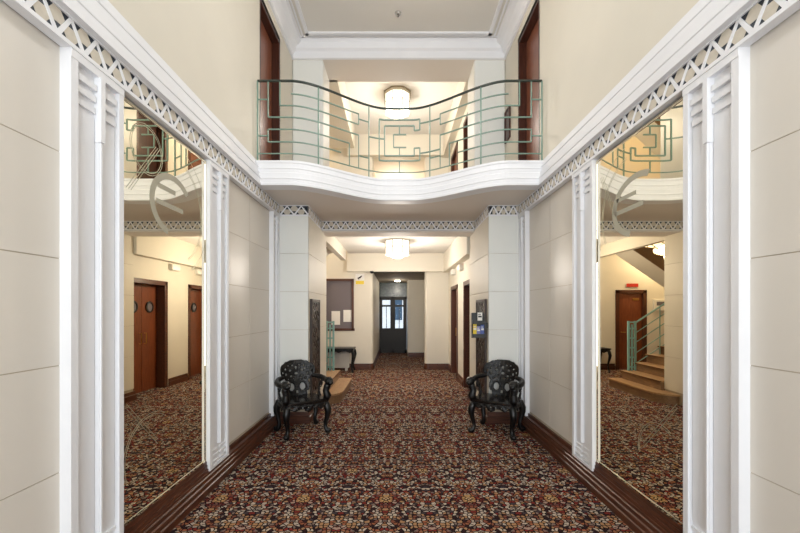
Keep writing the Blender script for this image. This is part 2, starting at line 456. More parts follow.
# corridor
b = MB(); b.box(-.85, -.62, YB+.2, 14.1, 0, 2.7, 'cream'); S(b, 'wall_corridor_left')
b = MB(); b.box(.41, 1.2, 12.6, 12.8, 0, 2.7, 'cream'); b.box(.98, 1.2, YB+.2, 12.6, 0, 2.7, 'cream')
b.box(.41, .6, 12.7, 14.1, 0, 2.7, 'cream'); S(b, 'wall_corridor_right')
b = MB(); b.box(-.85, 1.2, YB+.01, 14.1, 2.62, 2.75, 'corrceil'); S(b, 'ceiling_corridor')
b = MB(); b.box(-.85, 1.2, YB+.2, 13.5, 5.72, 5.85, 'soffit'); b.box(-.85, -.62, YB+.2, 13.5, UF, 5.85, 'cream')
b.box(.86, 1.1, YB+.2, 13.5, UF, 5.85, 'cream'); b.box(-.85, 1.1, 13.4, 13.6, UF, 5.85, 'cream'); S(b, 'wall_upper_corridor')
# stairwell shell
b = MB(); b.box(-4.6, -4.4, 6.3, YB+.1, 0, 8.2, 'cream'); b.box(-4.6, XL-.24, 6.36, Y3, 0, 8.2, 'cream'); b.box(XL-.3, -1.24, 6.5, Y3+.02, 6.3, 8.2, 'cream')
S(b, 'wall_stairwell')
b = MB(); b.box(-4.6, -1.2, 6.3, YB+.2, 8.1, 8.3, 'ceil'); b.box(-1.3, -1.2, 6.5, YB+.2, 6.4, 8.2, 'cream'); S(b, 'ceiling_stairwell')
# entrance wall behind the camera, glazed
b = MB(); wall_openings(b, 'y', BK-.2, .2, -1.9, 2.0, 0, 6.0, [(-1.2, 1.3, .1, 2.7), (-1.2, 1.3, 3.2, 5.6)]); S(b, 'wall_entrance')
for i, (z0, z1) in enumerate(((.1, 2.7), (3.2, 5.6))):
    b = MB()
    for k in range(4):
        x = -1.2+k*(2.5-.06)/3; b.box(x, x+.06, BK-.14, BK-.06, z0, z1, 'dwood')
    b.box(-1.2, 1.3, BK-.139, BK-.061, z0, z0+.06, 'dwood'); b.box(-1.2, 1.3, BK-.139, BK-.061, z1-.06, z1, 'dwood')
    S(b, 'window_%d' % (i+1))

# ------------------------------------------------------------------ baseboards (dark stepped wood)
def bboard(x, s, y0, y1, name, top=.217, m='dwood', k=1.0):
    b = MB()
    pr = [(0, 0), (.075*k, 0), (.075*k, .055), (.066*k, .062), (.066*k, .10), (.058*k, .108), (.058*k, .140), (.05*k, .148), (.05*k, .17), (.022*k, .178), (.022*k, top), (0, top)]
    b.prism([(x+s*p, y0, z) for p, z in pr], (0, y1-y0, 0), m)
    return S(b, name)
bboard(XL, 1, BK, Y1, 'baseboard_left'); bboard(XR, -1, BK, Y1, 'baseboard_right')
b = MB()   # timber ledge under each mirror
for x, s in ((XL, 1), (XR, -1)):
    for (p, z0, z1) in ((.045, .17, .20), (.036, .20, .232), (.03, .232, .262)):
        b.box(min(x, x+s*p), max(x, x+s*p), 2.245, 3.285, z0, z1, 'dwood')
S(b, 'trim_26')
def bb2(pts, name, h=.16, t=.03):
    b = MB(); b.sweep([(x, y, 0) for x, y in pts], [(0, 0), (t, 0), (t, h*.6), (t*.6, h*.65), (t*.5, h), (0, h)], 'dwoodx'); S(b, name)
bb2([(XL, Y1), (PL, Y1), (PL, 6.03)], 'baseboard_pier_left'); bb2([(HALLR-.001, 6.74-.12), (PR, 6.62), (PR, Y1), (XR, Y1)][::-1][::-1], 'baseboard_pier_right')
bb2([(HALLR, 8.50), (HALLR, 7.80)], 'baseboard_hall_right'); bb2([(.86, YB), (HALLR, YB), (HALLR, 9.56)], 'baseboard_far_right')
bb2([(-2.34, YB), (-.70, YB)], 'baseboard_far_left'); bb2([(-4.4, YB), (-3.22, YB)], 'baseboard_stairwell')
def arc(cx, cy, r, a0, a1, n=6): return [(cx+r*math.cos(a0+(a1-a0)*i/n), cy+r*math.sin(a0+(a1-a0)*i/n)) for i in range(n+1)]
bb2(arc(-.70, YB+.08, .08, -PI/2, 0)+[(-.62, 13.85)], 'baseboard_corridor_left')
bb2([(.41, 12.6), (.98, 12.6)], 'baseboard_corridor_right')
bb2([(.78, YB+.25)]+arc(.86, YB+.08, .08, -PI, -PI/2), 'baseboard_corner')

# ------------------------------------------------------------------ mirrors
EM = ['etch']
def mirror(sgn, xw, y0, y1, label, etch):
    t = thing('wall_mirror', label, 'mirror', (xw-sgn*.02, (y0+y1)/2, .262), 0, 'etched wall mirrors')
    X = lambda o: xw-sgn*o
    def bx(b, o0, o1, a, c, z0, z1, m):
        p, q = sorted((X(o0), X(o1))); b.box(p, q, a, c, z0, z1, m)
    Z0, Z1 = .262, 2.915
    b = MB(); bx(b, 0, .018, y0, y1, Z0, Z1, 'blackp'); b.build('backing_board', t)
    b = MB(); bx(b, .018, .022, y0+.02, y1-.02, Z0+.02, Z1-.02, 'mirror'); b.build('mirror_glass', t)
    b = MB()
    for (a, c, z0, z1) in ((y0, y0+.022, Z0, Z1), (y1-.022, y1, Z0, Z1), (y0+.022, y1-.022, Z0, Z0+.022), (y0+.022, y1-.022, Z1-.022, Z1)):
        bx(b, .017, .028, a, c, z0, z1, 'mirror')
    b.build('edge_strip', t, bevel=.006)
    # etched lines: double thin arcs and a bold letter shape, lying on the glass
    o = .0222; b = None
    def ring(cy, cz, r, w, a0, a1, n=40, ky=1.0):
        for i in range(n):
            p = a0+(a1-a0)*i/n; q = a0+(a1-a0)*(i+1)/n
            pts = [(X(o), cy+ky*(r-w/2)*math.cos(p), cz+(r-w/2)*math.sin(p)), (X(o), cy+ky*(r+w/2)*math.cos(p), cz+(r+w/2)*math.sin(p)),
                   (X(o), cy+ky*(r+w/2)*math.cos(q), cz+(r+w/2)*math.sin(q)), (X(o), cy+ky*(r-w/2)*math.cos(q), cz+(r-w/2)*math.sin(q))]
            b.prism(pts, (-sgn*.0006, 0, 0), EM[0])
    def line(ya, za, yb, zb, w):
        d = Vector((0, yb-ya, zb-za)); nn = Vector((0, -d.z, d.y)).normalized()*w/2
        pts = [Vector((X(o), ya, za))+nn, Vector((X(o), yb, zb))+nn, Vector((X(o), yb, zb))-nn, Vector((X(o), ya, za))-nn]
        b.prism(pts, (-sgn*.0006, 0, 0), EM[0])
    for k in etch:
        b = MB(); EM[0] = 'etch' if (k[4] if k[0] == 'r' else k[5]) > .01 else 'etch2'
        (ring if k[0] == 'r' else line)(*k[1:])
        b.build('etched_line', t)
    return t
my = 2.765
rad = math.radians
EL = [('r', 2.80, 2.38, .21, .045, rad(40), rad(255), 40, 1.15), ('l', 2.62, 2.485, 2.83, 2.485, .035), ('l', 2.60, 2.37, 2.93, 2.37, .035)]
for r in (.40, .415, .50): EL.append(('r', 2.80, 2.36, r, .004, rad(-60), rad(70)))
for k in range(3): EL.append(('l', 2.31+.022*k, 2.36, 2.60+.022*k, 2.74, .004))
for r in (.15, .165): EL.append(('r', 2.51, 2.68, r, .004, rad(0), rad(360)))
for r in (.26, .275): EL.append(('r', 2.56, .62, r, .003, rad(60), rad(200)))
for k in range(2): EL.append(('l', 2.32, .98+.03*k, 2.62, .66+.03*k, .003))
ER = [('r', 2.74, 2.38, .21, .045, rad(-75), rad(120), 40, 1.3), ('l', 2.74, 2.47, 2.98, 2.47, .03), ('l', 2.66, 2.37, 3.0, 2.37, .035)]
for r in (.40, .415, .50): ER.append(('r', 2.78, 2.36, r, .004, rad(-30), rad(80)))
for k in range(3): ER.append(('l', 2.98+.022*k, 2.36, 3.18+.02*k, 2.74, .004))
for k in range(2): ER.append(('l', 2.34, .98+.03*k, 2.66, .62+.03*k, .003))
for r in (.20, .215): ER.append(('r', 2.50, .62, r, .003, rad(-10), rad(120)))
mirror(-1, XL, 2.245, 3.285, 'tall etched mirror on the left wall, reflecting the wooden double doors', EL)
mirror(1, XR, 2.245, 3.285, 'tall etched mirror on the right wall, reflecting the curved staircase', ER)

# ------------------------------------------------------------------ balcony railing
rl = thing('balcony_railing', 'pale green geometric metal railing curving along the balcony edge', 'railing', (XC, 4.5, 3.39))
OFF = .07
def curvept(x, v, o=OFF): return (x, ycurve(x)+o, 3.39+.975*v)
def hbar(x0, x1, v, r=.0065, m='teal', name='bar', square=True, mb=None):
    n_ = max(2, int(abs(x1-x0)/.04)+1)
    pts = [curvept(x0+(x1-x0)*i/(n_-1), v) for i in range(n_)]
    (mb or B).tube(pts, r, m, square=square)
def vbar(x, v0, v1, r=.0065, m='teal'): B.tube([curvept(x, v0), curvept(x, v1)], r, m, square=True)
mirx = lambda x: 2*XC-x
B = MB(); hbar(-1.67, 1.76, 1.0, .0105, 'rail'); B.build('handrail', rl)
B = MB(); hbar(-1.67, 1.76, .10, .006); B.build('bottom_rail', rl)
for x in (-1.67, -.96, -.367):
    for xx in (x, mirx(x)):
        B = MB(); vbar(xx, -.02, 1.0, .008); B.build('post', rl)
for side in (0, 1):
    q = (lambda x: x) if side == 0 else mirx
    B = MB()
    hbar(q(-1.67), q(-1.543), .77); vbar(q(-1.543), .55, 1.0); hbar(q(-1.543), q(-.497), .55, .007); vbar(q(-.497), .10, .55)
    hbar(q(-.497), q(-.367), .27)
    vbar(q(-1.40), .695, 1.0); hbar(q(-1.40), q(-.497), .695); vbar(q(-.497), .695, .84); hbar(q(-1.268), q(-.497), .84)
    if side == 0: hbar(q(-.497), q(-.367), .77)
    B.build('upper_scroll', rl)
    B = MB()
    hbar(q(-1.67), q(-1.543), .32); vbar(q(-1.543), .245, .40); hbar(q(-1.543), q(-.609), .40); vbar(q(-.609), .10, .40); hbar(q(-1.543), q(-.708), .245)
    B.build('lower_scroll', rl)
B = MB()
_h, _v = hbar, vbar
hbar = lambda a, c, v, r=.0085: _h(a, c, v, max(r, .0075))
vbar = lambda x, a, c, r=.0085: _v(x, a, c, max(r, .0075))
hbar(-.23, .325, .84); vbar(-.23, .264, .84); hbar(-.23, .325, .264); vbar(.325, .69, .84); hbar(.25, .325, .69); vbar(.25, .69, .757)
hbar(-.157, .25, .757); vbar(-.157, .337, .757); hbar(-.157, .25, .337); vbar(.25, .337, .44); hbar(.25, .325, .44); vbar(.325, .264, .44)
hbar(-.034, .14, .634, .006); vbar(-.034, .454, .634, .006); hbar(-.034, .14, .454, .006)
vbar(.047, .634, .757, .005); vbar(.047, .337, .454, .005); vbar(.047, .84, 1, .005); vbar(.047, .10, .264, .005)
hbar(-.367, -.157, .57, .006); hbar(.325, mirx(-.497), .78, .006); hbar(.325, mirx(-.497), .36, .006)
B.build('centre_emblem', rl)

# ------------------------------------------------------------------ doors
def door_x(idx, x, s, y0, y1, z0, z1, leafmat, framemat, leaves=1, depth=.12, porthole=False, frame=.09, proud=.02, handle=True):
    """door in a wall whose face is x; s = +1 when the wall body lies at larger x"""
    b = MB()
    def bx(o0, o1, a, c, e, g_, m, mb):
        p, q = sorted((x+s*o0, x+s*o1)); mb.box(p, q, a, c, e, g_, m)
    bx(-proud, depth+.06, y0-frame+.03, y0+.03, z0, z1+.06, framemat, b); bx(-proud, depth+.06, y1-.03, y1+frame-.03, z0, z1+.06, framemat, b)
    bx(-proud, depth+.06, y0-frame+.03, y1+frame-.03, z1-.03, z1+.06, framemat, b)
    fr = S(b, 'door_%d' % idx, bevel=.006)
    W = (y1-y0-.06)/leaves
    for k in range(leaves):
        a = y0+.03+k*W
        b = MB(); bx(depth, depth+.045, a+.003, a+W-.003, z0+.01, z1-.03, leafmat, b)
        lf = b.build('door_leaf', fr, bevel=.004)
        if porthole:
            cy, cz = a+W/2, z0+1.66
            b = MB(); pr = [(.115, 0), (.115, -.02), (.085, -.025), (.08, -.005), (.08, .0)] if s > 0 else [(.115, 0), (.115, .02), (.085, .025), (.08, .005), (.08, 0)]
            b.lathe(pr, (x+s*depth, cy, cz), 'blackp', 24, 'x'); b.build('porthole', lf, smooth=False)
            b = MB(); b.lathe([(.085, 0), (.085, -s*.004)], (x+s*(depth-.006), cy, cz), 'greyglass', 24, 'x'); b.build('porthole_glass', lf)
        if handle:
            hy = a+W-.07 if k == 0 else a+.07
            b = MB(); b.tube([(x+s*(depth-.005), hy, z0+.95), (x+s*(depth-.05), hy, z0+.95), (x+s*(depth-.05), hy, z0+1.15), (x+s*(depth-.005), hy, z0+1.15)], .009, 'brass'); b.build('door_handle', lf)
    return fr
door_x(1, HALLR, 1, D1[0], D1[1], 0, 2.13, 'door', 'dwood', 2, .16, True)
door_x(2, HALLR, 1, D2[0], D2[1], 0, 2.13, 'door', 'dwood', 1, .14, True)
door_x(3, HALLR, 1, U1[0], U1[1], UF, 5.42, 'doordark', 'dwood', 1, .14)
door_x(4, HALLR, 1, U2[0], U2[1], UF, 5.42, 'upperdoor', 'dwood', 1, .06, handle=False)
door_x(5, XL, -1, 4.65, 5.45, UF, 5.52, 'upperdoor', 'doordark', 1, .11, frame=.05, proud=.0, handle=False)
door_x(6, XR, 1, 4.65, 5.45, UF, 5.52, 'upperdoor', 'doordark', 1, .11, frame=.05, proud=.0, handle=False)
# back left door
b = MB()
for (a, c, z0, z1) in ((-3.20, -3.10, 0, 2.14), (-2.46, -2.36, 0, 2.14), (-3.20, -2.36, 2.05, 2.14)): b.box(a, c, YB-.02, YB+.1, z0, z1, 'dwood')
fr = S(b, 'door_7', bevel=.005)
b = MB(); b.box(-3.10, -2.46, YB+.05, YB+.09, .01, 2.05, 'door'); lf = b.build('door_leaf', fr)
b = MB(); b.box(-3.02, -2.86, YB+.035, YB+.05, 1.86, 1.92, 'brass'); b.build('door_plate', lf)
b = MB(); b.tube([(-2.54, YB+.05, 1.0), (-2.54, YB, 1.0), (-2.64, YB, 1.0)], .01, 'brass'); b.build('door_handle', lf)

# office window in the far wall
b = MB()
for (a, c, z0, z1) in ((-1.93, -1.87, 1.05, 2.44), (-1.19, -1.13, 1.05, 2.44), (-1.93, -1.13, 2.38, 2.44), (-1.95, -1.11, 1.04, 1.11)): b.box(a, c, YB-.02, YB+.08, z0, z1, 'dwood')
wn = S(b, 'window_3', bevel=.005)
b = MB(); b.box(-1.88, -1.18, YB+.04, YB+.05, 1.1, 2.39, 'greyglass'); b.build('window_pane', wn)

# far glass entrance doors of the corridor
GY = 13.9
b = MB()
for x in (-.64, -.16, .32): b.box(x, x+.08, GY-.03, GY+.03, 0, 2.08, 'glassdoor')
b.box(-.64, .41, GY-.03, GY+.03, 2.02, 2.10, 'glassdoor'); b.box(-.64, .41, GY-.03, GY+.03, 0, .12, 'glassdoor')
dg = S(b, 'door_8')
for k, x in enumerate((-.56, -.08)):
    b = MB(); W = .40
    b.box(x, x+.05, GY-.02, GY+.02, .12, 2.02, 'glassdoor'); b.box(x+W-.05, x+W, GY-.02, GY+.02, .12, 2.02, 'glassdoor')
    for z in (.12, .85, 1.72, 1.97): b.box(x+.05, x+W-.05, GY-.02, GY+.02, z, z+.07, 'glassdoor')
    b.box(x+W/2-.012, x+W/2+.012, GY-.015, GY+.015, .92, 1.72, 'glassdoor')
    lf = b.build('door_leaf', dg)
    b = MB(); b.box(x+.05, x+W-.05, GY-.003, GY+.003, .19, 1.97, 'glass'); b.build('door_pane', lf)
    b = MB(); b.box(x+.05, x+W-.05, GY-.012, GY-.005, .19, .85, 'glassdoor'); b.build('kick_panel', lf)
b = MB(); b.box(-.64, .41, GY-.01, GY+.01, 2.10, 2.62, 'transom'); b.build('transom_pane', dg)
# street beyond the glass
b = MB(); b.box(-10, 10, 14.1, 40, -.12, -.02, 'stone'); b.build('street', kind='structure')
b = MB(); b.box(-12, 12, 30, 34, -.1, 7, 'facade')
bd = b.build('street_building', label='pale building across the street seen through the corridor doors', cat='building')
for i in range(5):
    b = MB(); x = -4.2+i*1.9; b.box(x, x+.9, 29.95, 30.0, .8, 2.6, 'bluedark'); b.build('window_pane', bd)

# ------------------------------------------------------------------ staircase
def flight(t, x0, z0, d, n_, run, rise, ya, yb, first=0):
    for i in range(first, n_):
        xa = x0+d*run*i; xb = xa+d*run; zt = z0+rise*(i+1); b = MB()
        a, c = sorted((xa, xb))
        b.box(a, c, ya, yb, max(0, zt-rise-.02), zt-.03, 'riser')
        a, c = sorted((xa-d*.025, xb)); b.box(a, c, ya-.005, yb+.005, zt-.03, zt, 'tread')
        a, c = sorted((xa-d*.028, xa-d*.0)); b.box(a, c, ya-.006, yb+.006, zt-.028, zt-.006, 'treadedge')
        b.build('step', t, bevel=.003)
def soffit(t, x0, z0, x1, z1, ya, yb):
    b = MB(); b.prism([(x0, ya, z0-.10), (x1, ya, z1-.10), (x1, ya, z1-.19), (x0, ya, z0-.19)], (0, yb-ya, 0), 'cream')
    b.build('soffit', t); b = MB(); b.prism([(x0, ya-.025, z0+.03), (x1, ya-.025, z1+.03), (x1, ya-.025, z1-.20), (x0, ya-.025, z0-.20)], (0, .02, 0), 'riser'); b.build('stringer', t)
st = thing('staircase', 'wooden dog-leg staircase rising on the left behind the pier', 'staircase', (-1.2, 7.2, 0))
b = MB()
def foot(ox, rad, z0, z1, ynear, m):
    pts = [(-1.24, 7.85+ox), (-.93+ox, 7.85+ox)] + [(-.93+ox, 6.62)] + [(-.93+ox-.31*(1-math.cos(a))*1.0-ox*0, 6.62-(6.62-ynear)*math.sin(a)) for a in [PI/2*i/8 for i in range(1, 9)]] + [(-1.235, ynear)]
    b.prism([(x, y, z0) for x, y in pts], (0, 0, z1-z0), m)
foot(-.02, 0, 0, .14, 6.28, 'riser'); foot(0, 0, .14, .17, 6.25, 'tread'); b.box(-1.26, -1.20, 6.63, 7.83, .0, .17, 'riser')
b.build('step', st, bevel=.004)
R1, N1, RUN1 = .17, 10, .262
flight(st, -.93-RUN1, R1, -1, N1-1, RUN1, R1, Y3+.01, 7.8)
for i in range(0): pass
LZ = R1*N1
xl = -.93-RUN1*N1
b = MB(); b.box(-4.39, xl, Y3+.01, 9.15, LZ-.2, LZ, 'tread'); b.build('landing', st)
N2 = 10; R2 = (UF-LZ)/N2; RUN2 = (-1.28-xl)/N2
flight(st, xl, LZ, 1, N2, RUN2, R2, 7.95, 8.6)
soffit(st, xl, LZ, -1.28, UF, 7.95, 8.6)
# upper storey of the stair
st2 = thing('upper_staircase', 'orange-brown upper staircase beyond the balcony, seen in the right mirror', 'staircase', (-1.3, 7.2, UF))
flight(st2, -1.28, UF, -1, 9, .20, R1, Y3+.06, 7.8); LZ2 = UF+.17*9; xl2 = -1.28-.2*9
soffit(st2, xl2, LZ2, -1.28, UF+.17, Y3+.06, 7.8)
b = MB(); b.box(-4.39, xl2, Y3+.06, 9.15, LZ2-.2, LZ2, 'tread'); b.build('landing', st2)
flight(st2, xl2, LZ2, 1, 10, .18, .17, 7.95, 8.6); soffit(st2, xl2, LZ2, xl2+1.8, LZ2+1.7, 7.95, 8.6)

def stair_rail(t, x0, z0, x1, z1, y, m='teal', hs=(.18, .38, .58, .78), top=.95):
    for h in hs:
        b = MB(); b.tube([(x0, y, z0+h), (x1, y, z1+h)], .010, m, 8); b.build('bar', t)
    b = MB(); b.tube([(x0, y, z0+top), (x1, y, z1+top)], .018, m, 8); b.build('handrail', t)
    k = 4
    for i in range(1, k+1):
        f_ = i/k; x = x0+(x1-x0)*f_; z = z0+(z1-z0)*f_
        b = MB(); b.tube([(x, y, z-.12), (x, y, z+top)], .011, m, 8); b.build('post', t)
sr = thing('stair_railing', 'teal tubular railing with ladder newel on the bottom stair flight', 'railing', (-1.35, 7.75, .34))
for x in (-1.30, -1.44):
    b = MB(); b.box(x-.018, x+.018, 7.72, 7.756, .34, 1.37, 'teal2'); b.build('newel_post', sr)
b = MB(); b.box(-1.385, -1.355, 7.725, 7.75, .34, 1.30, 'teal2')
for z in (.40, .60, .80, 1.0, 1.20, 1.33): b.box(-1.44, -1.30, 7.73, 7.748, z, z+.03, 'teal2')
b.build('newel_rungs', sr)
stair_rail(sr, -1.44, .36, xl+.05, LZ+.02, 7.74, 'teal2', hs=(.12, .34, .56, .76), top=.97)
sr2 = thing('stair_railing', 'pale green railing on the return flight of the staircase', 'railing', (-2.2, 7.98, 1.8))
stair_rail(sr2, xl+.1, LZ+.1, -1.32, UF, 7.98, 'teal')
sr3 = thing('stair_railing', 'pale green railing on the upper storey flight, seen in the right mirror', 'railing', (-2.2, 7.98, 5))
stair_rail(sr3, xl2+.1, LZ2+.1, xl2+1.85, LZ2+1.7, 7.98, 'teal')
# ------------------------------------------------------------------ ceiling lamps
def drum(x, y, zt, label, h=.30):
    t = thing('ceiling_lamp', label, 'ceiling lamp', (x, y, zt), 0, 'octagonal ceiling lamps')
    r = .27
    def octo(r_, z): return [(x+r_*math.cos(PI/8+k*PI/4), y+r_*math.sin(PI/8+k*PI/4), z) for k in range(8)]
    b = MB(); b.prism(octo(.31, zt-.03), (0, 0, .03), 'lampmetal'); b.build('ceiling_plate', t)
    b = MB(); b.prism(octo(r, zt-.05-h), (0, 0, h), 'lamp'); b.prism(octo(r*.6, zt-.06), (0, 0, .05), 'plastic'); b.build('lamp_shade', t)
    b = MB()
    for z in (zt-.055, zt-.05-h*.5-.0, zt-.05-h):
        b.tube(octo(r+.008, z)+[octo(r+.008, z)[0]], .006, 'lampmetal', 6)
    for p in octo(r+.008, zt-.05): b.tube([p, (p[0], p[1], p[2]-h)], .007, 'lampmetal', 6)
    b.build('lamp_frame', t)
    b = MB(); b.lathe([(.17, 0), (.15, -.04), (.09, -.07), (.02, -.08)], (x, y, zt-.05-h), 'lamp', 24); b.build('lamp_bowl', t, smooth=True)
    return t
drum(.05, 3.4, CEIL, 'added octagonal milky glass lamp, out of view on the main hall ceiling')  # added fixture out of view, goes with the main hall fill light
drum(.03, 8.1, ZC, 'octagonal milky glass ceiling lamp in the ground floor hall')
drum(.03, 8.0, 6.25, 'octagonal milky glass ceiling lamp glowing above the balcony', h=.36)
b = MB(); b.lathe([(.09, 0), (.09, -.02), (.07, -.03)], (.05, 12.9, 2.62), 'spot', 20)
b.build('corridor_downlight', label='small round ceiling light in the dark corridor', cat='ceiling lamp')
b = MB(); b.lathe([(.05, 0), (.05, -.012), (.035, -.03), (.012, -.045)], (.03, 5.45, CEIL), 'chrome', 16)
b.build('sprinkler', label='small round sprinkler head on the high main ceiling', cat='sprinkler', smooth=False)

# ------------------------------------------------------------------ carved mask panels
def mask_mesh(b, mask, u0, u1, v0, v1, cell, fn, thick, m, relief=None):
    nu = int(round((u1-u0)/cell)); nv = int(round((v1-v0)/cell))
    inside = [[mask(u0+(i+.5)*cell, v0+(j+.5)*cell) for j in range(nv)] for i in range(nu)]
    vf = {}; vb = {}
    def V(i, j, back):
        d_ = vb if back else vf
        if (i, j) not in d_:
            u = u0+i*cell; v = v0+j*cell; r = relief(u, v) if relief else 0
            d_[(i, j)] = b.bm.verts.new(fn(u, v, -thick/2 if back else thick/2+r))
        return d_[(i, j)]
    for i in range(nu):
        for j in range(nv):
            if not inside[i][j]: continue
            b.face([V(i, j, 0), V(i+1, j, 0), V(i+1, j+1, 0), V(i, j+1, 0)], m)
            b.face([V(i, j+1, 1), V(i+1, j+1, 1), V(i+1, j, 1), V(i, j, 1)], m)
            for (di, dj, p, q) in ((-1, 0, (i, j+1), (i, j)), (1, 0, (i+1, j), (i+1, j+1)), (0, -1, (i, j), (i+1, j)), (0, 1, (i+1, j+1), (i, j+1))):
                ii, jj = i+di, j+dj
                if 0 <= ii < nu and 0 <= jj < nv and inside[ii][jj]: continue
                b.face([V(*p, 0), V(*p, 1), V(*q, 1), V(*q, 0)], m)
    vs = list(vf.values())+list(vb.values())
    bmesh.ops.smooth_vert(b.bm, verts=vs, factor=.5, use_axis_x=True, use_axis_y=True, use_axis_z=True)
def carvings(u, v): return .006*math.sin(u*95+3*math.sin(v*60))*math.cos(v*88+2*math.sin(u*70))

def carved_panel(x, s, y0, y1, z0, z1, label):
    t = thing('fretwork_screen', label, 'screen', (x, (y0+y1)/2, z0), 0, 'carved screens on the piers')
    b = MB(); w = .045
    for (a, c, d, e) in ((y0, y0+w, z0, z1), (y1-w, y1, z0, z1), (y0+w, y1-w, z0, z0+w), (y0+w, y1-w, z1-w, z1)):
        b.box(min(x, x+s*.035), max(x, x+s*.035), a, c, d, e, 'carved')
    b.build('frame', t, bevel=.005)
    b = MB(); W = y1-y0-2*w; H = z1-z0-2*w
    def mask(u, v):
        a = math.sin(u*38+1.2*math.sin(v*17)); c = math.cos(v*31+1.5*math.sin(u*23)); return a*c < .38 or u < .012 or u > W-.012 or v < .012 or v > H-.012
    mask_mesh(b, mask, 0, W, 0, H, .012, lambda u, v, w_: (x+s*(.016+w_), y0+w+u, z0+w+v), .012, 'carved', carvings)
    b.build('fretwork', t, smooth=True)
    return t
carved_panel(PL, 1, 5.36, 5.92, .34, 1.76, 'dark carved fretwork panel on the left pier beside the stairs')
carved_panel(PR, -1, 5.36, 5.95, .34, 1.76, 'dark carved fretwork panel on the right pier behind the leaflet rack')

